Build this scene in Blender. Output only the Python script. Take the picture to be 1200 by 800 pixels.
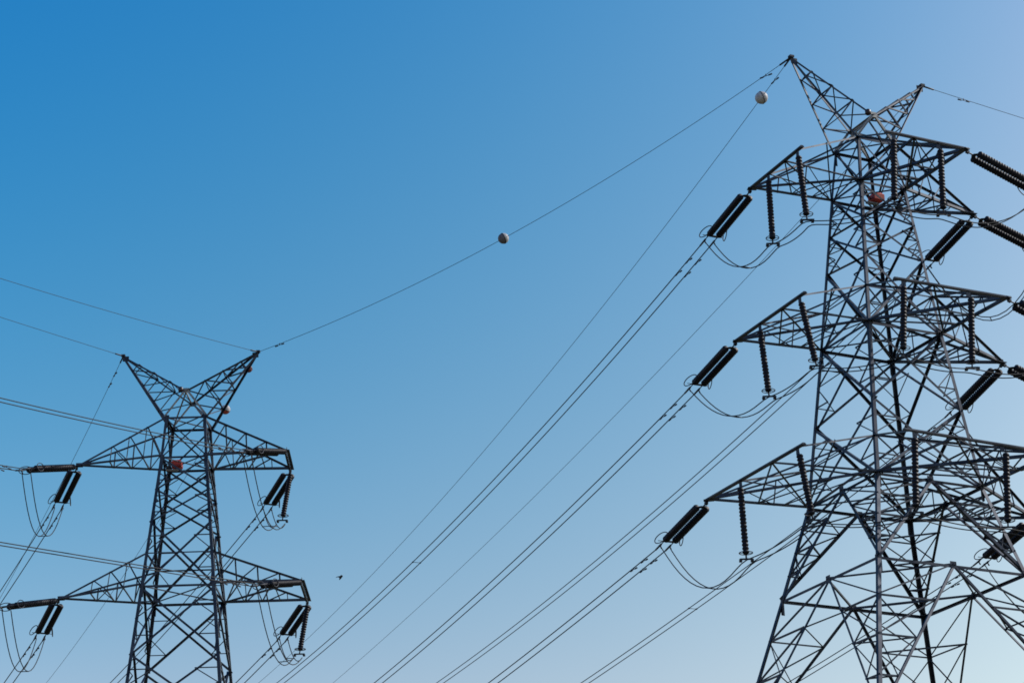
import bpy, bmesh, math, random
from mathutils import Vector, Matrix
random.seed(7)
for o in list(bpy.data.objects): bpy.data.objects.remove(o)
sc = bpy.context.scene
col = sc.collection

# ---------------------------------------------------------------- camera
cd = bpy.data.cameras.new('camera'); cam = bpy.data.objects.new('camera', cd); col.objects.link(cam)
cd.sensor_width = 36.0; cd.lens = 36.0 * 2735.33 / 1200.0
cd.clip_start = 0.1; cd.clip_end = 20000
pitch, roll = 0.3743, 0.0245
cam.matrix_world = (Matrix.Translation((0, 0, 1.6)) @ Matrix.Rotation(math.pi/2 + pitch, 4, 'X')
                    @ Matrix.Rotation(-roll, 4, 'Z'))
sc.camera = cam

# ---------------------------------------------------------------- sky, sun, exposure
SUN_EL, SUN_AZ = 40.0, 72.0            # azimuth clockwise from +Y
world = bpy.data.worlds.new('World'); sc.world = world; world.use_nodes = True
nt = world.node_tree
for n in list(nt.nodes): nt.nodes.remove(n)
def N(t, **k):
    n = nt.nodes.new(t)
    for a, b in k.items(): setattr(n, a, b)
    return n
sky = N('ShaderNodeTexSky', sky_type='NISHITA', sun_disc=False)
sky.sun_elevation = math.radians(SUN_EL); sky.sun_rotation = math.radians(SUN_AZ)
bg = N('ShaderNodeBackground'); bg.inputs[1].default_value = 0.1
out = N('ShaderNodeOutputWorld')
tc = N('ShaderNodeTexCoord'); sx = N('ShaderNodeSeparateXYZ'); nt.links.new(tc.outputs['Generated'], sx.inputs[0])
sr = N('ShaderNodeSeparateColor'); nt.links.new(sky.outputs[0], sr.inputs[0])
cb = N('ShaderNodeCombineColor')
def M(op, a, b=None, c=None, clamp=False):
    n = N('ShaderNodeMath', operation=op, use_clamp=clamp)
    for i, v in enumerate((a, b, c)):
        if v is None: continue
        if isinstance(v, (int, float)): n.inputs[i].default_value = v
        else: nt.links.new(v, n.inputs[i])
    return n.outputs[0]
X, Z = sx.outputs[0], sx.outputs[2]
Xc = M('MINIMUM', M('MAXIMUM', X, -0.26), 0.26)
Zc = M('SUBTRACT', M('MINIMUM', M('MAXIMUM', Z, 0.15), 0.58), 0.35)
XX, ZZ, XZ = M('MULTIPLY', Xc, Xc), M('MULTIPLY', Zc, Zc), M('MULTIPLY', Xc, Zc)
def channel(i, cx, cz, c, cxx, czz, cxz):     # clear-air sky: deeper away from the sun and towards the zenith
    e = M('MULTIPLY_ADD', Xc, cx, M('MULTIPLY_ADD', Zc, cz, c))
    e = M('MULTIPLY_ADD', XX, cxx, M('MULTIPLY_ADD', ZZ, czz, M('MULTIPLY_ADD', XZ, cxz, e)))
    nt.links.new(M('MINIMUM', M('MULTIPLY', sr.outputs[i], M('EXPONENT', e)), 11.0), cb.inputs[i])
channel(0, 2.799, -5.127, -.196, 1.814, -.064, 16.019)
channel(1, .622, -.93, .257, 2.4, .6, 1.729)
channel(2, -.05, .40, .294, 1.9, 1.2, -.021)
nt.links.new(cb.outputs[0], bg.inputs[0]); nt.links.new(bg.outputs[0], out.inputs[0])

sd = bpy.data.lights.new('sun', 'SUN'); sd.energy = 4.0; sd.angle = math.radians(0.5); sd.color = (1.0, 0.95, 0.88)
sun = bpy.data.objects.new('sun', sd); col.objects.link(sun)
se, sa = math.radians(SUN_EL), math.radians(SUN_AZ)
sdir = Vector((math.cos(se)*math.sin(sa), math.cos(se)*math.cos(sa), math.sin(se)))
sun.rotation_euler = sdir.to_track_quat('Z', 'Y').to_euler(); sun.location = (40, 0, 80)
sc.view_settings.view_transform = 'Standard'; sc.view_settings.look = 'None'
sc.view_settings.exposure = 0.0; sc.view_settings.gamma = 1.0; sc.view_settings.use_curve_mapping = False
sc.render.engine = 'CYCLES'
sc.cycles.max_bounces = 4
sc.cycles.filter_width = 1.7

# ---------------------------------------------------------------- materials
def mat(name, c1, c2=None, rough=.6, metal=0.0, scale=3.0, rough2=None, spec=.5):
    m = bpy.data.materials.new(name); m.use_nodes = True
    t = m.node_tree; b = t.nodes['Principled BSDF']
    b.inputs['Roughness'].default_value = rough; b.inputs['Metallic'].default_value = metal
    b.inputs['Specular IOR Level'].default_value = spec
    b.inputs['Base Color'].default_value = (*c1, 1)
    if c2:
        co = t.nodes.new('ShaderNodeTexCoord'); no = t.nodes.new('ShaderNodeTexNoise')
        no.inputs['Scale'].default_value = scale; no.inputs['Detail'].default_value = 5
        r = t.nodes.new('ShaderNodeValToRGB')
        r.color_ramp.elements[0].position = .35; r.color_ramp.elements[0].color = (*c1, 1)
        r.color_ramp.elements[1].position = .68; r.color_ramp.elements[1].color = (*c2, 1)
        t.links.new(co.outputs['Object'], no.inputs['Vector']); t.links.new(no.outputs[0], r.inputs[0])
        t.links.new(r.outputs[0], b.inputs['Base Color'])
        if rough2:
            mr = t.nodes.new('ShaderNodeMapRange'); mr.inputs[3].default_value = rough; mr.inputs[4].default_value = rough2
            t.links.new(no.outputs[0], mr.inputs[0]); t.links.new(mr.outputs[0], b.inputs['Roughness'])
    return m
STEEL = mat('galvanised_steel', (.013, .019, .036), (.068, .078, .102), .36, .7, 1.1, .58)
DARK = mat('weathered_fittings', (.016, .021, .034), (.036, .041, .055), .5, .5, 6, .65)
PORC = mat('brown_porcelain', (.004, .004, .012), (.007, .007, .016), .5, 0, 8, .55, .25)
WIRE = mat('aluminium_wire', (.016, .018, .023), (.028, .029, .034), .6, .2, 2.0, .7, .3)
REDP = mat('red_paint', (.55, .045, .028), (.42, .04, .03), .5, 0, 5, .7)
ORNG = mat('faded_red_shell', (.45, .075, .045), (.34, .05, .04), .5, 0, 4, .7)
WHTP = mat('white_shell', (.52, .51, .53), (.25, .25, .28), .45, 0, 4, .65)
GREY = mat('shaded_shell', (.13, .12, .14), (.06, .055, .07), .55, 0, 5, .7)  # shaded side of the mid-span ball, painted in as a darker shell colour
PALE = mat('pale_and_sunlit_steel', (.17, .175, .18), (.34, .34, .345), .45, .35, 2.0, .6)  # paints sunlit glints onto the V struts as paler steel; bracket is plain pale
MARO = mat('dull_red_shell', (.20, .038, .036), (.12, .03, .035), .55, 0, 4, .7)
CONC = mat('concrete', (.30, .29, .27), (.40, .39, .36), .9, 0, 2)
BIRD = mat('dark_feathers', (.02, .02, .024), (.04, .038, .04), .7, 0, 30)
LAMP = mat('dark_red_glass', (.018, .006, .009), (.028, .008, .010), .45, 0, 5)

# ---------------------------------------------------------------- mesh collector
class MB:
    def __init__(s): s.v = []; s.f = []; s.smooth = []
    def add(s, vs, fs, sm=False):
        b = len(s.v); s.v += [tuple(v) for v in vs]; s.f += [tuple(i + b for i in f) for f in fs]; s.smooth += [sm]*len(fs)
    def angle(s, a, b, size, hint=(0, 0, 1), hint2=None, t=None, off=0.0):
        """one rolled steel angle from a to b: two flanges meeting at the line a-b"""
        a, b = Vector(a), Vector(b); d = (b - a)
        if d.length < 1e-4: return
        d.normalize(); t = t or max(.008, size*.11)
        e1 = Vector(hint); e1 = e1 - d*e1.dot(d)
        if e1.length < 1e-3: e1 = Vector((1, .3, 0)); e1 -= d*e1.dot(d)
        e1.normalize()
        if hint2 is None: e2 = d.cross(e1)
        else:
            e2 = Vector(hint2); e2 -= d*e2.dot(d); e2 -= e1*e2.dot(e1)
            if e2.length < 1e-3: e2 = d.cross(e1)
        e2.normalize()
        o = e1*off if off else Vector()
        prof = [Vector(), e1*size, e1*size + e2*t, e1*t + e2*t, e1*t + e2*size, e2*size]
        vs = [a + o + q for q in prof] + [b + o + q for q in prof]
        fs = [(i, (i+1) % 6, (i+1) % 6 + 6, i + 6) for i in range(6)] + [(3, 2, 1, 0), (5, 4, 3, 0), (6, 7, 8, 9), (6, 9, 10, 11)]
        s.add(vs, fs)
    def box(s, c, dx, dy, dz):
        """box from centre and three half-axis vectors"""
        c, dx, dy, dz = Vector(c), Vector(dx), Vector(dy), Vector(dz)
        vs = [c + dx*i + dy*j + dz*k for i in (-1, 1) for j in (-1, 1) for k in (-1, 1)]
        s.add(vs, [(0, 1, 3, 2), (4, 6, 7, 5), (0, 4, 5, 1), (2, 3, 7, 6), (0, 2, 6, 4), (1, 5, 7, 3)])
    def tube(s, pts, r, n=6, closed=False, caps=True):
        pts = [Vector(p) for p in pts]; m = len(pts); rings = []
        up = Vector((.13, .21, .97))
        for i, p in enumerate(pts):
            if closed: d = pts[(i+1) % m] - pts[i-1]
            else: d = pts[min(i+1, m-1)] - pts[max(i-1, 0)]
            d.normalize(); u = up - d*up.dot(d)
            if u.length < .05: u = Vector((1, 0, 0)) - d*d.x
            u.normalize(); w = d.cross(u)
            rr = r[i] if isinstance(r, (list, tuple)) else r
            rings.append([p + (u*math.cos(2*math.pi*k/n) + w*math.sin(2*math.pi*k/n))*rr for k in range(n)])
            up = u
        vs = [v for q in rings for v in q]; fs = []
        for i in range(m if closed else m-1):
            j = (i+1) % m
            for k in range(n): fs.append((i*n+k, i*n+(k+1) % n, j*n+(k+1) % n, j*n+k))
        s.add(vs, fs, True)
        if caps and not closed:
            s.f.append(tuple(range(len(s.v)-len(vs), len(s.v)-len(vs)+n))[::-1]); s.smooth.append(False)
            s.f.append(tuple(range(len(s.v)-n, len(s.v)))); s.smooth.append(False)
    def lathe(s, a, d, prof, n=12):
        """surface of revolution: prof = (distance along d, radius)"""
        a, d = Vector(a), Vector(d).normalized()
        u = Vector((.2, .3, .9)); u = (u - d*u.dot(d))
        if u.length < .05: u = Vector((1, 0, 0)) - d*d.x
        u.normalize(); w = d.cross(u); vs = []; fs = []
        for (h, r) in prof:
            vs += [a + d*h + (u*math.cos(2*math.pi*k/n) + w*math.sin(2*math.pi*k/n))*r for k in range(n)]
        for i in range(len(prof)-1):
            for k in range(n): fs.append((i*n+k, i*n+(k+1) % n, (i+1)*n+(k+1) % n, (i+1)*n+k))
        s.add(vs, fs, True)
    def build(s, name, m, parent=None, loc=None):
        me = bpy.data.meshes.new(name); me.from_pydata(s.v, [], s.f); me.update()
        me.polygons.foreach_set('use_smooth', s.smooth)
        bm = bmesh.new(); bm.from_mesh(me); bmesh.ops.recalc_face_normals(bm, faces=bm.faces); bm.to_mesh(me); bm.free()
        me.materials.append(m)
        o = bpy.data.objects.new(name, me); col.objects.link(o)
        if parent: o.parent = parent
        return o
def tag(o, label=None, cat=None, group=None, kind=None):
    if label: o['label'] = label
    if cat: o['category'] = cat
    if group: o['group'] = group
    if kind: o['kind'] = kind
    return o
def empty(name, loc, rotz=0.0, mtx=None):
    o = bpy.data.objects.new(name, None); col.objects.link(o); o.empty_display_size = .3
    o.location = loc; o.rotation_euler = (0, 0, rotz)
    if mtx is not None: o.matrix_world = mtx
    return o
def lerp(a, b, t): return Vector(a)*(1-t) + Vector(b)*t

# ---------------------------------------------------------------- ground
def make_ground():
    bm = bmesh.new(); R = [0, 40, 90, 160, 300, 600, 1200, 2500, 6000]; n = 48; rings = []
    for r in R:
        if r == 0: rings.append([bm.verts.new((0, 0, 0))]); continue
        rings.append([bm.verts.new((r*math.cos(2*math.pi*k/n), r*math.sin(2*math.pi*k/n), 0)) for k in range(n)])
    for i in range(len(R)-1):
        for k in range(n):
            k2 = (k+1) % n
            if i == 0: bm.faces.new((rings[0][0], rings[1][k], rings[1][k2]))
            else: bm.faces.new((rings[i][k], rings[i+1][k], rings[i+1][k2], rings[i][k2]))
    me = bpy.data.meshes.new('ground'); bm.to_mesh(me); bm.free()
    me.materials.append(mat('dry_grass', (.055, .065, .03), (.12, .10, .06), .95, 0, .15))
    o = bpy.data.objects.new('ground', me); col.objects.link(o); tag(o, 'dry grassy ground under the pylons', 'ground', kind='structure')
make_ground()

# ---------------------------------------------------------------- lattice towers
CORN = [(-1, 1), (-1, -1), (1, -1), (1, 1)]           # A far-left, B near-left, C near-right, D far-right
FACE = [(0, 1), (1, 2), (2, 3), (3, 0)]
FN = [Vector((-1, 0, 0)), Vector((0, -1, 0)), Vector((1, 0, 0)), Vector((0, 1, 0))]

def tower(name, label, loc, phi, prof, zt, levels, peak, arms, panels, kpanels, base_k, legsz, box):
    root = empty(name, loc, phi); tag(root, label, 'pylon', 'transmission pylons')
    def w(z):
        for (z0, w0), (z1, w1) in zip(prof, prof[1:]):
            if z1 <= z <= z0: return w0 + (w1-w0)*(z0-z)/(z0-z1)
        return prof[-1][1]
    def P(i, z): return Vector((CORN[i][0]*w(z), CORN[i][1]*w(z), z))
    # legs: one heavy angle per corner, flanges along the two faces, thinner towards the top
    for i, (sx_, sy_) in enumerate(CORN):
        m = MB(); zs = [q[0] for q in prof]
        for z0, z1 in zip(zs, zs[1:]):
            s_ = legsz(z1)
            m.angle(P(i, z1), P(i, z0), s_, (-sx_, 0, 0), (0, -sy_, 0), t=s_*.12)
            # splice plates at the joint
            q = P(i, z0); m.box(q + Vector((-sx_*s_*.55, sy_*.012, -.25)), (s_*.45, 0, 0), (0, .008, 0), (0, 0, .28))
            m.box(q + Vector((sx_*.012, -sy_*s_*.55, -.25)), (.008, 0, 0), (0, s_*.45, 0), (0, 0, .28))
        leg = m.build('leg', STEEL, root)
        f = MB(); q = P(i, 0)
        f.lathe((q.x, q.y, -.4), (0, 0, 1), [(0, .75), (.45, .75), (.5, .7), (.9, .42), (.95, .36), (.95, 0)], 16)
        f.build('footing', CONC, root)
    # bracing by section
    def xpanel(m, z0, z1, s, red=False):
        for k, (i, j) in enumerate(FACE):
            n = -FN[k]
            a0, b0, a1, b1 = P(i, z0), P(j, z0), P(i, z1), P(j, z1)
            m.angle(a0 + n*.02, b1 + n*.02, s, n.cross(b1-a0), n); m.angle(b0 + n*(.03+s), a1 + n*(.03+s), s, n.cross(b0-a1), n)
            if red:
                c = (a0*b1.z and (a0 + b1 + b0 + a1)/4)
                for (l0, l1, q) in ((a0, a1, b1), (b0, b1, a1)):
                    d1 = lerp(l0, q, .25); m.angle(lerp(l0, l1, .25) + n*.02, d1 + n*.02, .042, (0, 0, 1), n)
                    m.angle(lerp(l0, l1, .5) + n*.02, d1 + n*.02, .042, (0, 0, 1), n)
                for (l0, l1, q) in ((a1, a0, b0), (b1, b0, a0)):
                    d1 = lerp(l0, q, .25); m.angle(lerp(l0, l1, .25) + n*.02, d1 + n*.02, .042, (0, 0, 1), n)
                    m.angle(lerp(l0, l1, .5) + n*.02, d1 + n*.02, .042, (0, 0, 1), n)
    def gusset(m, c, n, s):
        t = n.cross(Vector((0, 0, 1))); m.box(c - n*.015, t*s, Vector((0, 0, s)), n*.006)
    def horiz(m, z, s, plan=None, node=.09):
        for k, (i, j) in enumerate(FACE):
            n = -FN[k]; m.angle(P(i, z) + n*.02, P(j, z) + n*.02, s, (0, 0, -1), n)
            if node:
                for q in (P(i, z), P(j, z)):
                    t = (P(j, z)-P(i, z)).normalized()*(1 if q == P(i, z) else -1)
                    gusset(m, q + t*node, FN[k], node)
        if plan == 'x':
            m.angle(P(0, z) + Vector((0, 0, .03)), P(2, z) + Vector((0, 0, .03)), .06); m.angle(P(1, z) - Vector((0, 0, .05)), P(3, z) - Vector((0, 0, .05)), .06)
        if plan == 'd':
            mid = [(P(i, z) + P(j, z))/2 for i, j in FACE]
            for k in range(4): m.angle(mid[k], mid[(k+1) % 4], .07)
    def kpanel(m, zl, zh, s, n_=3):
        zb_in = zl
        for k, (i, j) in enumerate(FACE):
            nn = -FN[k]; mid = (P(i, zh) + P(j, zh))/2
            gusset(m, mid, FN[k], .13)
            for q in (i, j):
                a, b = P(q, zl), P(q, zh)
                m.angle(a + nn*.03, mid + nn*.03, s, nn.cross(mid-a), nn)
                for r in range(1, n_):
                    l0 = lerp(a, b, r/n_); b0 = lerp(a, mid, r/n_); b1 = lerp(a, mid, (r+1)/n_)
                    m.angle(l0 + nn*.04, b0 + nn*.04, .06, (0, 0, 1), nn)
                    m.angle(l0 + nn*.04, b1 + nn*.04, .055, (0, 0, 1), nn)
                    if zb_in > 12 and r < n_-1: m.angle(b0 + nn*.05, lerp(a, b, (r+1)/n_) + nn*.05, .042, (0, 0, 1), nn)
            # hip bracing between the two faces of one corner
        for q in range(4):
            fa, fb = [k for k, f in enumerate(FACE) if q in f]
            ma = (P(FACE[fa][0], zh) + P(FACE[fa][1], zh))/2; mb = (P(FACE[fb][0], zh) + P(FACE[fb][1], zh))/2
            for r in range(1, n_):
                m.angle(lerp(P(q, zl), ma, r/n_), lerp(P(q, zl), mb, r/n_), .055)
    zz = [levels[0], levels[1], levels[2]]
    m = MB(); xpanel(m, zt, zz[0], .06); horiz(m, zt, .09, 'x'); horiz(m, zz[0], .09, 'x')
    m.build('bracing', STEEL, root)
    for (za, zb, fr) in panels:
        m = MB()
        for f0, f1 in zip(fr, fr[1:]):
            za_, zb_ = za + (zb-za)*f0, za + (zb-za)*f1
            xpanel(m, za_, zb_, .095 if (za_-zb_) > 2 else .078, True)
        horiz(m, zb, .095, 'x'); horiz(m, za + (zb-za)*.75, .055, None, 0)
        m.build('bracing', STEEL, root)
    for (za, zb, s) in kpanels:
        m = MB(); kpanel(m, zb, za, s, 4 if zb > 12 else 3); horiz(m, zb, .10, 'd') if zb > 1 else None
        if (za, zb, s) == kpanels[0]: horiz(m, za, .09, 'd')
        m.build('bracing', STEEL, root)
    # earth-wire peaks and the V between them
    pz, px, mz = peak
    Mn, Mf = Vector((0, -w(zt), mz)), Vector((0, w(zt), mz))
    m = MB()
    for i in range(4):
        q = Mn if CORN[i][1] < 0 else Mf; m.angle(P(i, zt), q, .085, (0, 0, 1))
    m.angle(Mn, Mf, .08, (0, 0, -1)); m.angle(Mn, P(0, zt), .055); m.angle(Mf, P(2, zt), .055)
    for q in (Mn, Mf): m.box(q, (.12, 0, 0), (0, .008, 0), (0, 0, .11))
    m.build('bracing', PALE, root)  # sun on these struts is put into their paler base colour
    for sgn in (-1, 1):
        tip = Vector((sgn*px, 0, pz)); m = MB()
        fo, ne = (P(0, zt), P(1, zt)) if sgn < 0 else (P(3, zt), P(2, zt))
        for q, h in ((fo, .085), (ne, .085), (Mn, .075), (Mf, .075)): m.angle(tip, q, h, (0, 0, -1))
        def lace(a0, a1, b0, b1, n, s):
            for r in range(1, n+1):
                A = lerp(a0, a1, r/n); m.angle(A, lerp(b0, b1, r/n), s) if r < n else None
                if r < n: m.angle(A, lerp(b0, b1, (r+1)/n), s)
        lace(tip, ne, tip, Mn, 4, .05); lace(tip, fo, tip, Mf, 4, .05); lace(tip, Mn, tip, Mf, 4, .045); lace(tip, fo, tip, ne, 4, .045)
        pk = m.build('earthwire_peak', STEEL, root); m = MB()
        m.box(tip + Vector((0, 0, .02)), (.09, 0, 0), (0, .09, 0), (0, 0, .04)); m.box(tip - Vector((sgn*.12, 0, .14)), (.14, 0, 0), (0, .01, 0), (0, 0, .12))
        m.build('tip_plate', DARK, pk)
    q = Mn + Vector((-.25, 0, .02)); b = MB(); b.tube([q, q + Vector((.25, 0, -.04))], .025, 6)
    b.lathe(q - Vector((0, 0, .08)), (0, 0, 1), [(0, .0), (0, .08), (.04, .115), (.17, .115), (.23, .06), (.25, 0)], 12)
    tag(b.build('beacon', LAMP, root), 'dark rounded lamp on top of the body, between the two peaks')
    # red box inside the body, level with the top arms
    b = MB(); c = Vector((box[0], box[1], zz[0] + .02)); h = .225
    vs = [c + Vector((x*h*s_, y*h*s_, zq)) for zq, s_ in ((-.2, .6), (-.12, 1), (.1, 1), (.2, .6)) for x, y in ((-1, -1), (1, -1), (1, 1), (-1, 1))]
    fs = [(3, 2, 1, 0), (12, 13, 14, 15)] + [(r*4+k, r*4+(k+1) % 4, r*4+4+(k+1) % 4, r*4+4+k) for r in range(3) for k in range(4)]
    b.add(vs, fs); rb = tag(b.build('warning_box', REDP, root), 'red box inside the lattice body, level with the top arms')
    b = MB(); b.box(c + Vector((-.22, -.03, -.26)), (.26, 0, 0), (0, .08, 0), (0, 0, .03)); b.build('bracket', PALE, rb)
    # arms
    for arm in arms:
        arm(root, P, w)
    return root

def lacing(m, a0, a1, b0, b1, n, s, start=1):
    for r in range(start, n):
        A, B = lerp(a0, a1, r/n), lerp(b0, b1, r/n)
        m.angle(A, B, s)
        m.angle(A, lerp(b0, b1, (r+1)/n), s)

def point_arm(tip, c1, c2, zu):
    """arm with a single tip: two bottom chords and two rising chords"""
    def go(root, P, w):
        t = Vector(tip); z = t.z; a, b, ua, ub = P(c1, z), P(c2, z), P(c1, zu), P(c2, zu); m = MB()
        for q in (a, b): m.angle(t, q, .10, (0, 0, 1))
        for q in (ua, ub): m.angle(t + Vector((0, 0, .04)), q, .085, (0, 0, -1))
        lacing(m, t, a, t, b, 5, .05, 2); lacing(m, t, ua, t, a, 5, .045, 2); lacing(m, t, ub, t, b, 5, .045, 2)
        d = (t - (a+b)/2).normalized(); m.box(t - d*.05, d*.18, d.cross(Vector((0, 0, 1)))*.13, (0, 0, .012)); m.box(t + Vector((0, 0, .05)) - d*.1, d*.16, d.cross(Vector((0, 0, 1)))*.01, (0, 0, .10))
        m.build('crossarm', STEEL, root)
    return go

def beam_arm(tip, end, cfar, cnear, zu):
    """arm whose tip carries a long side beam that holds the jumper strings; cnear = corner on the beam's side"""
    def go(root, P, w):
        t, e = Vector(tip), Vector(end); z = t.z
        a, b, ua, ub = P(cfar, z), P(cnear, z), P(cfar, zu), P(cnear, zu); m = MB()
        S, Q = lerp(t, e, .37), lerp(t, e, .70)
        for q in (a, b): m.angle(t, q, .105, (0, 0, 1))
        m.angle(S + Vector((0, 0, .04)), ua, .07, (0, 0, -1)); m.angle(e + Vector((0, 0, .04)), ub, .06, (0, 0, -1))
        m.angle(t + Vector((0, 0, .05)), ua, .07, (0, 0, -1)); m.angle(t + Vector((0, 0, .05)), ub, .07, (0, 0, -1))
        m.angle(Q, b, .075, (0, 0, 1)); m.angle(Q, a, .075, (0, 0, 1)); m.angle(Q, lerp(t, a, .5), .05)
        m.angle(S, lerp(t, b, .45), .05); m.angle(lerp(e, ub, .45) + Vector((0, 0, .03)), a, .05)
        lacing(m, t, a, t, b, 4, .05, 2); lacing(m, t, ua, t, a, 3, .042, 1)
        d = (t - (a+b)/2).normalized(); m.box(t - d*.05, d*.18, d.cross(Vector((0, 0, 1)))*.13, (0, 0, .012))
        arm = m.build('crossarm', STEEL, root)
        m = MB(); d = (e-t).normalized()
        n = d.cross(Vector((0, 0, 1)))
        m.angle(t - d*.15 + n*.01, e + d*.25 + n*.01, .07, n, (0, 0, 1), t=.04); m.angle(t - d*.15 - n*.01, e + d*.25 - n*.01, .07, -n, (0, 0, 1), t=.04)
        for q in (S, lerp(t, e, .97)): m.box(q + Vector((0, 0, -.12)), d*.09, d.cross(Vector((0, 0, 1)))*.01, (0, 0, .10))
        m.build('jumper_beam', STEEL, arm)
    return go

def wide_arm(near, far, zu):
    """arm with a wide outer end (near and far corners), right side of the left pylon"""
    def go(root, P, w):
        n_, f_ = Vector(near), Vector(far); z = n_.z
        c, d_, uc, ud = P(2, z), P(3, z), P(2, zu), P(3, zu); m = MB()
        m.angle(n_, c, .10, (0, 0, 1)); m.angle(f_, d_, .10, (0, 0, 1)); m.angle(n_ + Vector((0, 0, .03)), d_, .075, (0, 0, 1))
        m.angle(n_ + Vector((0, 0, .05)), uc, .085, (0, 0, -1)); m.angle(f_ + Vector((0, 0, .05)), ud, .085, (0, 0, -1))
        lacing(m, n_, uc, n_, c, 4, .048); lacing(m, f_, ud, f_, d_, 4, .048); lacing(m, lerp(n_, c, .12), c, lerp(f_, d_, .12), d_, 4, .05)
        arm = m.build('crossarm', STEEL, root)
        m = MB(); v = (f_-n_).normalized()
        m.angle(n_ - v*.15, f_ + v*.15, .13, (0, 0, 1), t=.016); m.angle(n_ - v*.15 - Vector((0, 0, .01)), f_ + v*.15 - Vector((0, 0, .01)), .12, (0, 0, -1), t=.016)
        for q in (n_, f_): m.box(q + Vector((0, 0, -.1)), v*.10, Vector((.012, 0, 0)), (0, 0, .12))
        m.build('end_beam', STEEL, arm)
    return go

RX, RY, RPHI = 13.6859, 80.7913, 0.4545
LX, LY, LPHI = -14.5726, 98.5564, -0.0172
RZ = (38.949, 32.949, 26.910); RZU = (40.931, 34.470, 28.374)
LZ = (34.882, 28.882, 22.85); LZU = (36.771, 30.366, 24.33)
def legsize(z): return .095 if z > 36 else (.115 if z > 31 else (.13 if z > 24 else .14))
T_TIP = [(-4.448, 1.222), (-5.053, 1.952), (-6.182, 2.781)]; T_END = [(-4.56, -2.34), (-5.17, -2.74), (-6.26, -3.63)]
U_TIP = [(1.075, -4.738), (1.761, -5.341), (2.36, -6.2)];   U_END = [(-2.19, -4.78), (-2.74, -5.27), (-3.71, -6.38)]
V_TIP = [(4.769, -.117), (5.570, .060), (6.37, .20)]
arms = []
for k in range(3):
    z = RZ[k]
    arms += [beam_arm((*T_TIP[k], z), (*T_END[k], z), 0, 1, RZU[k]), beam_arm((*U_TIP[k], z), (*U_END[k], z), 2, 1, RZU[k]),
             point_arm((*V_TIP[k], z), 2, 3, RZU[k])]
tower('transmission_tower', 'tall lattice steel pylon on the right, three tiers of arms cut by the right edge', (RX, RY, 0), RPHI,
      [(40.931, .81), (38.949, 1.024), (32.949, 1.6245), (26.910, 2.272), (23.556, 3.128), (20.64, 3.906), (0, 9.3)],
      40.931, RZ, (44.24, 3.02, 42.0), arms,
      [(38.949, 32.949, (0, .25, .5, 1)), (32.949, 26.910, (0, .5, 1))],
      [(26.910, 23.556, .11), (23.556, 17.6, .088), (17.6, 9.0, .11), (9.0, 0.0, .12)], 0, legsize, (.478, .15))
LV_TIP = [(-4.92, -.034), (-5.518, .2935), (-6.1, .3)]
LN = [(4.574, -1.275), (5.324, -1.524), (5.9, -1.75)]; LF = [(4.476, 1.223), (5.256, 1.629), (5.85, 1.95)]
arms = []
for k in range(3):
    z = LZ[k]; arms += [point_arm((*LV_TIP[k], z), 0, 1, LZU[k]), wide_arm((*LN[k], z), (*LF[k], z), LZU[k])]
tower('transmission_tower', 'smaller looking lattice steel pylon on the left, two tiers of arms in view', (LX, LY, 0), LPHI,
      [(36.771, .906), (34.882, 1.040), (28.882, 1.614), (22.85, 2.19), (19.4, 3.06), (0, 8.2)],
      36.771, LZ, (40.085, 3.063, 38.0), arms,
      [(34.882, 28.882, (0, .25, .5, 1)), (28.882, 22.85, (0, .5, 1))],
      [(22.85, 19.4, .11), (19.4, 13.0, .105), (13.0, 6.5, .11), (6.5, 0.0, .12)], 0, legsize, (-.50, .255))

def RW(x, y, z):
    c, s = math.cos(RPHI), math.sin(RPHI); return Vector((RX + c*x - s*y, RY + s*x + c*y, z))
def LW(x, y, z):
    c, s = math.cos(LPHI), math.sin(LPHI); return Vector((LX + c*x - s*y, LY + s*x + c*y, z))
def az(deg): a = math.radians(deg); return Vector((math.sin(a), math.cos(a), 0))
D2, DR, D1 = az(-24), az(63), az(-150)      # away to the left / away to the right / towards the viewer's left

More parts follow.
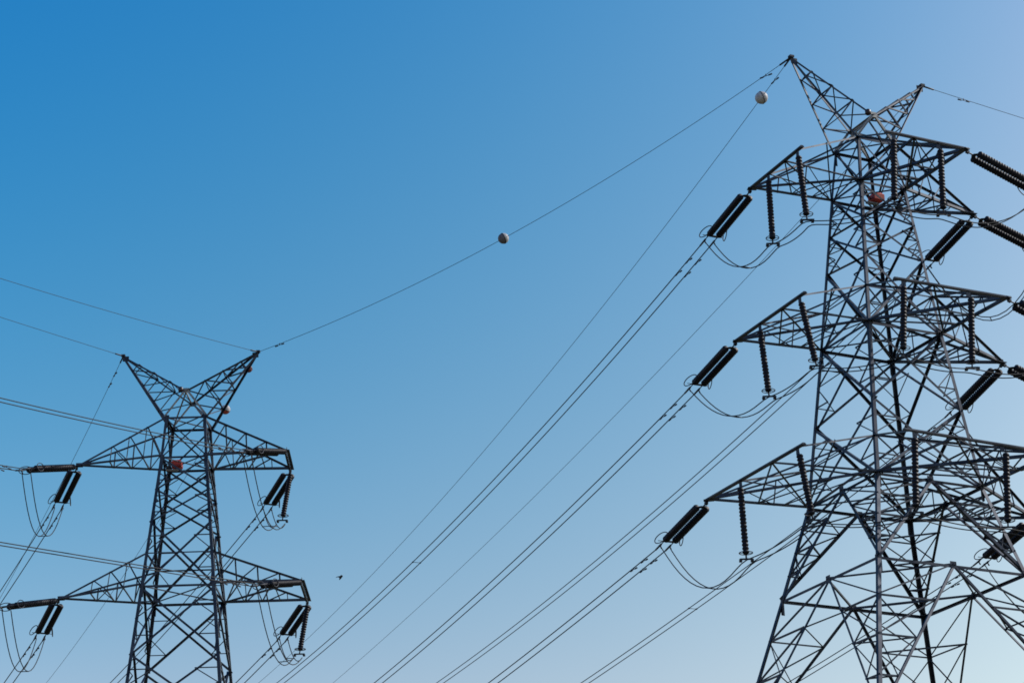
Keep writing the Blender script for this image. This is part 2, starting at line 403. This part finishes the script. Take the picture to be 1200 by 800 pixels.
# ---------------------------------------------------------------- insulators
def disc_profile(L, n, R, core=.74):
    p = [(0, .03)]; q = L/n
    for k in range(n):
        b = k*q; p += [(b + .02*q, R*core), (b + .15*q, R*(core + .04)), (b + .28*q, R*.92), (b + .42*q, R), (b + .62*q, R*.98), (b + .72*q, R*(core + .1)), (b + .92*q, R*core)]
    return p + [(L, .03)]
def tension_string(at, d, slope, label, group, L=2.62):
    """double string of porcelain discs; built along local +X, then turned to the line's direction. Returns the clamp end."""
    ex = (d + Vector((0, 0, slope))).normalized(); ey = Vector((0, 0, 1)).cross(ex).normalized(); ez = ex.cross(ey)
    mt = Matrix((ex, ey, ez)).transposed().to_4x4(); mt.translation = at
    root = empty('tension_insulator', at, mtx=mt); tag(root, label, 'insulator', group)
    m = MB(); m.tube([(-.03, 0, 0), (.36, 0, 0)], .028, 6); m.box((.10, 0, 0), (.06, 0, 0), (0, .05, 0), (0, 0, .05)); m.build('shackle', DARK, root)
    def plate(x0, x1, y0, y1):
        q = MB(); vs = [(x0, -y0, -.012), (x1, -y1, -.012), (x1, y1, -.012), (x0, y0, -.012)]; vs += [(x, y, .012) for x, y, _ in vs]
        q.add(vs, [(3, 2, 1, 0), (4, 5, 6, 7), (0, 1, 5, 4), (1, 2, 6, 5), (2, 3, 7, 6), (3, 0, 4, 7)]); q.build('yoke_plate', DARK, root)
    plate(.33, .47, .07, .27); x1 = .47 + L; plate(x1 + .02, x1 + .13, .27, .25)
    prof = disc_profile(L, 22, .136, .84)
    for y in (-.196, .196):
        q = MB(); q.lathe((.46, y, 0), (1, 0, 0), prof, 14); q.build('insulator_string', PORC, root)
    for y in (-.196, .196):
        s = 1 if y > 0 else -1; q = MB()
        ring = [(x1 - .12 + .34*math.cos(a), s*(.42 + .10*math.cos(a)), .02 + .17*math.sin(a)) for a in [2*math.pi*k/20 for k in range(20)]]
        q.tube(ring, .019, 6, closed=True); q.tube([(x1 + .07, s*.25, 0), (x1 + .08, s*.45, .0)], .014, 5); q.build('grading_ring', DARK, root)
        q = MB(); q.tube([(x1 + .10, s*.2, 0), (x1 + .30, s*.2, 0), (x1 + .35, s*.2, 0), (x1 + .8, s*.2, 0)], [.02, .02, .04, .034], 8)
        q.tube([(x1 + .42, s*.2, 0), (x1 + .36, s*.2, -.16)], .03, 6); q.build('dead_end_clamp', DARK, root)
    return mt @ Vector((x1 + .78, 0, 0)), mt @ Vector((x1 + .36, 0, -.16)), ey
def hanging_string(top, swing, L, label, group):
    bot = top + Vector((swing[0], swing[1], -L)); d = (bot-top).normalized()
    root = empty('suspension_insulator', top); tag(root, label, 'insulator', group)
    m = MB(); m.tube([(0, 0, .0), d*.15], .022, 6); m.build('shackle', DARK, root)
    q = MB(); q.lathe(d*.13, d, disc_profile(L - .37, 18, .122, .78), 14); q.build('insulator_string', PORC, root)
    q = MB(); b = d*(L - .26); q.tube([b, b + d*.2], .03, 6)
    ring = [b + Vector((.24*math.cos(a), .24*math.sin(a), .02)) for a in [2*math.pi*k/16 for k in range(16)]]
    q.tube(ring, .016, 5, closed=True); q.tube([ring[0], ring[8]], .014, 5); q.build('grading_ring', DARK, root)
    q = MB(); e = d*(L - .06); q.box(e, (.22, 0, 0), (0, .03, 0), (0, 0, .025)); q.box(e + Vector((-.2, 0, -.05)), (.05, 0, 0), (0, .10, 0), (0, 0, .04)); q.box(e + Vector((.2, 0, -.05)), (.05, 0, 0), (0, .10, 0), (0, 0, .04))
    q.build('clamp', DARK, root)
    return top + d*L
# ---------------------------------------------------------------- wires
def curve_pts(E, d, s1, c, tend, n):
    out_ = []
    for k in range(n+1):
        u = tend*(k/n)**1.3; out_.append(E + d*u + Vector((0, 0, s1*u + c*u*u)))
    return out_
def damper(m, p, d):
    m.tube([p + Vector((0, 0, .03)), p - Vector((0, 0, .05))], .02, 5)
    m.tube([p - d*.22 - Vector((0, 0, .055)), p + d*.22 - Vector((0, 0, .055))], .012, 5)
    for s in (-1, 1): m.tube([p + d*s*q - Vector((0, 0, .058)) for q in (.10, .12, .27, .29)], [.016, .029, .032, .016], 7)
def conductors(E, d, ey, s1, c, tend, label, group, spacers=(), r=.0215, damp=(1.0, 1.9)):
    """twin bundle leaving a clamp at E"""
    root = empty('conductor_pair', E); tag(root, label, 'power line', group)
    side = Vector((d.y, -d.x, 0))
    pts = [p - E for p in curve_pts(Vector(E), d, s1, c, tend, 60)]
    for s in (-1, 1):
        m = MB(); m.tube([p + side*s*.2 for p in pts], r, 6); wr = m.build('wire', WIRE, root)
        for q in damp:
            dm = MB(); damper(dm, d*q + Vector((0, 0, s1*q)) + side*s*.2, d); dm.build('vibration_damper', DARK, wr)
    for q in spacers:
        m = MB(); p = d*q + Vector((0, 0, s1*q + c*q*q)); m.tube([p - side*.23, p + side*.23], .014, 6)
        for s in (-1, 1): m.box(p + side*s*.2, d*.05, side*.025, (0, 0, .028))
        m.build('spacer', DARK, root)
    return root
def jumper(nodes, sags, label, group, spacers=(), r=.021, gap=.19):
    """twin slack loop through nodes; every segment hangs as a parabola"""
    o = nodes[0]; pts = []
    for (a, b, sg) in zip(nodes, nodes[1:], sags):
        n = 14
        for k in range(n + (1 if b is nodes[-1] else 0)):
            u = k/n; pts.append(lerp(a, b, u) - Vector((0, 0, 4*sg*u*(1-u))) - o)
    # soften the corners at the hanging strings
    for _ in range(2):
        pts = [pts[0]] + [(pts[i-1] + pts[i]*2 + pts[i+1])/4 for i in range(1, len(pts)-1)] + [pts[-1]]
    root = empty('jumper_loop', o); tag(root, label, 'jumper cable', group)
    sides = []
    for i in range(len(pts)):
        t = pts[min(i+4, len(pts)-1)] - pts[max(i-4, 0)]; t.z = 0; t.normalize(); sides.append(Vector((t.y, -t.x, 0)))
    for s in (-1, 1):
        m = MB(); m.tube([p + q*s*gap for p, q in zip(pts, sides)], r, 6); m.build('wire', WIRE, root)
    for f in spacers:
        i = int(f*(len(pts)-1)); m = MB(); m.tube([pts[i] - sides[i]*(gap+.03), pts[i] + sides[i]*(gap+.03)], .02, 6); m.build('spacer', DARK, root)
    return root

TIER = ('top', 'middle', 'bottom')
GT_, GH_, GC_, GJ_ = 'tension insulators at the arm tips', 'hanging insulators holding the jumper cables', 'twin conductors', 'jumper cables'
# right pylon: left arm (T), near right arm (U), far right arm (V)
sT = (-.195, -.180, -.195); sV = (-.20, -.24, -.20); sU = (-.31, -.31, -.30); sVr = (-.29, -.28, -.28)
wT = ((-.1850, .00150), (-.149, .00125), (-.105, .0009)); wV = ((-.160, .00115), (-.112, .0007), (-.104, .0008))
swing = {(0, 'Ta'): 0, (0, 'Tb'): .15, (0, 'Ua'): -.12, (0, 'Ub'): -.20, (1, 'Ta'): .18, (1, 'Tb'): .40, (1, 'Ua'): -.22, (1, 'Ub'): -.24,
         (2, 'Ta'): .06, (2, 'Tb'): .32, (2, 'Ua'): -.2, (2, 'Ub'): -.2}
HL = {(0, 'Ta'): 2.74, (0, 'Tb'): 2.72, (0, 'Ua'): 2.72, (0, 'Ub'): 2.74, (1, 'Ta'): 2.71, (1, 'Tb'): 2.6, (1, 'Ua'): 2.8, (1, 'Ub'): 2.7,
      (2, 'Ta'): 2.77, (2, 'Tb'): 2.52, (2, 'Ua'): 2.8, (2, 'Ub'): 2.75}
for k in range(3):
    z = RZ[k]; t = TIER[k]
    tT, tU, tV = RW(*T_TIP[k], z - .06), RW(*U_TIP[k], z - .06), RW(*V_TIP[k], z - .06)
    eT, jT, yT = tension_string(tT, D2, sT[k], f'twin dark insulator sloping down-left from the {t} left arm tip of the right pylon', GT_)
    eV, jV, yV = tension_string(tV, D2, sV[k], f'twin dark insulator sloping down-left from the {t} far right arm tip, right pylon', GT_)
    eU, jU, yU = tension_string(tU, DR, sU[k], f'twin dark insulator running off right from the {t} near arm of the right pylon', GT_)
    eR, jR, yR = tension_string(tV, DR, sVr[k], f'twin dark insulator running off right from the {t} far right arm tip, right pylon', GT_)
    H = {}
    for nm, A, B, f, word in (('Ta', T_TIP, T_END, .365, 'outer'), ('Tb', T_TIP, T_END, .98, 'inner'), ('Ua', U_TIP, U_END, .345, 'outer'), ('Ub', U_TIP, U_END, .97, 'inner')):
        q = lerp((*A[k], z), (*B[k], z), f); armname = 'left arm' if nm[0] == 'T' else 'near right arm'
        H[nm] = hanging_string(RW(q.x, q.y, z - .12), (swing[(k, nm)], 0), HL[(k, nm)],
                               f'ribbed insulator hanging at the {word} end of the {t} {armname} beam, right pylon', GH_)
    lo = lambda v: v - Vector((0, 0, .04))
    jumper([jT, lo(H['Ta']), lo(H['Tb']), lo(H['Ub']), lo(H['Ua']), jU], [(.95, .85, 1.25)[k], .16, .22, .16, (.75, .65, .7)[k]],
           f'slack twin jumper cable looping under the {t} left and near arms of the right pylon', GJ_, (.12, .5))
    jumper([jV, jR], [2.5], f'slack twin jumper cable drooping below the {t} far right arm tip of the right pylon', GJ_, (.5,))
    conductors(eT, D2, yT, *wT[k], 92, f'twin wires running down-left from the {t} left arm of the right pylon', GC_, (31,) if k == 0 else ())
    conductors(eV, D2, yV, *wV[k], 92, f'twin wires running down-left behind the right pylon from its {t} far arm', GC_, (22,) if k == 1 else ())
    conductors(eU, DR, yU, -.24, .0014, 92, f'twin wires leaving right from the {t} near arm of the right pylon', GC_, (34,))
    conductors(eR, DR, yR, -.23, .0014, 92, f'twin wires leaving right from the {t} far right arm of the right pylon', GC_, (34,))
# left pylon
sLV, sLF = (-.225, -.225), (-.215, -.23)
for k in range(2):
    z = LZ[k]; t = ('upper', 'lower')[k]
    tV, tN, tF = LW(*LV_TIP[k], z - .06), LW(*LN[k], z - .08), LW(*LF[k], z - .08)
    eV, jV, yV = tension_string(tV, D2, sLV[k], f'twin dark insulator sloping steeply down-left from the {t} left arm tip, left pylon', GT_)
    e1, j1, y1 = tension_string(tV, D1, -.30, f'dark insulator lying nearly level left of the {t} left arm tip, left pylon', GT_)
    eF, jF, yF = tension_string(tF, D2, sLF[k], f'twin dark insulator sloping down-left from the {t} right arm end of the left pylon', GT_)
    eN, jN, yN = tension_string(tN, D1, -.26, f'dark insulator lying nearly level across the {t} right arm of the left pylon', GT_, 2.2)
    top = LW(LF[k][0], LF[k][1], z - .12)
    b = hanging_string(top, (-.36, -.1), 2.4, f'single ribbed insulator hanging from the {t} right arm end of the left pylon', GH_)
    jumper([j1, jV], [2.05], f'U-shaped twin jumper cable below the {t} left arm tip of the left pylon', GJ_, (.62,))
    jumper([jN, b, jF], [1.55, .55], f'slack twin jumper cable hanging below the {t} right arm end of the left pylon', GJ_, (.3, .8))
    conductors(eV, D2, yV, -.105, .0012, 92, f'twin wires running down-left from the {t} left arm of the left pylon', GC_)
    conductors(eF, D2, yF, (-.105, -.095)[k], .0012, 92, f'twin wires running down-left behind the left pylon from its {t} right arm', GC_)
    conductors(e1, D1, y1, -.16, .0008, 105, f'twin wires leaving the frame left from the {t} left arm of the left pylon', GC_)
    conductors(eN, D1, yN, (-.165, -.128)[k], (.0013, .0001)[k], 105, f'twin wires crossing left behind the {t} left arm of the left pylon', GC_)

# ---------------------------------------------------------------- earth wires
def earth_wire(E, d, s1, c, tend, label, dampers=(1.3,), r=.0108):
    root = empty('earth_wire', E); tag(root, label, 'earth wire', 'earth wires')
    m = MB(); m.tube([p - E for p in curve_pts(Vector(E), d, s1, c, tend, 70)], r, 5); w_ = m.build('wire', WIRE, root)
    m = MB(); dd = (d + Vector((0, 0, s1))).normalized(); m.tube([-dd*.05, dd*.1, dd*.12, dd*.55, dd*.58], [.02, .02, .035, .035, .015], 6); m.build('clamp', DARK, root)
    for q in dampers:
        dm = MB(); damper(dm, d*q + Vector((0, 0, s1*q + c*q*q)), d); dm.build('vibration_damper', DARK, root)
def on(E, d, s1, c, q): return Vector(E) + d*q + Vector((0, 0, s1*q + c*q*q))
P1, P2 = RW(-3.02, 0, 44.24), RW(3.02, 0, 44.24); Q1, Q2 = LW(-3.063, 0, 40.085), LW(3.063, 0, 40.085)
w_RP1, w_RP2, w_LP2 = (D2, -.2455, .00152), (D2, -.1760, .00080), (D2, -.2289, .0019)
earth_wire(P1, *w_RP1, 95, 'thin wire running down-left from the left peak of the right pylon')
earth_wire(P2, *w_RP2, 95, 'thin wire running down-left behind the right pylon from its right peak')
earth_wire(P2, DR, -.085, .0004, 95, 'thin wire leaving right from the right peak of the right pylon', (2.0,))
earth_wire(Q1, D2, -.24, .0019, 95, 'thin wire running steeply down-left from the left peak of the left pylon', (1.4, 2.3))
earth_wire(Q2, *w_LP2, 95, 'thin wire running down-left behind the left pylon from its right peak', ())
earth_wire(Q1, D1, -.105, .0004, 105, 'thin wire leaving the frame left from the left peak of the left pylon', ())
earth_wire(Q2, D1, -.16, .0012, 105, 'thin wire leaving the frame left from the right peak of the left pylon', ())
# the wire between the two pylons
v = Q2 - P1; Lh = math.hypot(v.x, v.y); dA = Vector((v.x/Lh, v.y/Lh, 0)); cA = 4*1.0/Lh**2; sA = v.z/Lh - cA*Lh
earth_wire(P1, dA, sA, cA, Lh, 'thin slack wire strung from the left pylon to the right pylon', (1.2, Lh - 1.4))
def ball(c, r, n1, m_up, m_dn, label):
    root = empty('marker_ball', c); tag(root, label, 'marker ball', 'warning balls on the thin wires')
    n1 = Vector(n1).normalized(); h = [(r*math.sin(a), r*math.cos(a)) for a in [math.pi/2*k/8 for k in range(9)]]
    for s, mm in ((1, m_up), (-1, m_dn)):
        q = MB(); q.lathe(n1*.004*s, n1*s, h, 24); q.build('shell', mm, root)
    q = MB(); q.lathe(-n1*.015, n1, [(0, r*.98), (0, r*1.05), (.03, r*1.05), (.03, r*.98)], 24); q.build('seam_flange', DARK, root)
ball(on(P1, dA, sA, cA, 14.71), .225, (.8, .15, .35), WHTP, GREY, 'pale ball, shaded side painted dark, on the wire halfway between the pylons')
ball(on(P1, *w_RP1, 2.4), .25, (.8, .1, .3), WHTP, WHTP, 'pale ball just below the left peak of the right pylon')
ball(on(Q2, *w_LP2, 4.95), .225, (.4, -.35, .8), WHTP, ORNG, 'white topped red ball beside the right peak of the left pylon')
ball(on(Q2, *w_LP2, 1.4), .17, (.1, .3, 1), MARO, MARO, 'dull red ball just below the right peak tip of the left pylon')

# ---------------------------------------------------------------- bird
def bird(loc):
    bm = bmesh.new()
    verts = [(0, 0, 0), (.035, .02, .045), (.055, .03, .085), (.075, .035, .10), (-.02, -.01, -.06), (-.055, -.02, -.135),
             (-.07, .03, .035), (-.16, .05, .04), (-.235, .04, .01), (.06, -.08, .03), (.085, -.17, .03), (.07, -.24, .0)]
    V = [bm.verts.new(q) for q in verts]
    for a, b in ((0, 1), (1, 2), (2, 3), (0, 4), (4, 5), (0, 6), (6, 7), (7, 8), (0, 9), (9, 10), (10, 11)): bm.edges.new((V[a], V[b]))
    me = bpy.data.meshes.new('bird'); bm.to_mesh(me); bm.free()
    o = bpy.data.objects.new('bird', me); col.objects.link(o)
    md = o.modifiers.new('skin', 'SKIN'); rad = [(.062, .06), (.055, .055), (.045, .045), (.01, .01), (.045, .04), (.04, .014), (.045, .03), (.042, .018), (.015, .008), (.05, .03), (.05, .018), (.02, .008)]
    for q, r_ in zip(me.skin_vertices[0].data, rad): q.radius = r_
    me.skin_vertices[0].data[0].use_root = True
    o.modifiers.new('smooth', 'SUBSURF').levels = 2; o.modifiers['smooth'].render_levels = 2
    me.materials.append(BIRD); o.location = loc; o.scale = (.9, .9, .9)
    tag(o, 'small dark bird flying in open sky right of the left pylon', 'bird')
bird((-7.53, 95.95, 28.73))
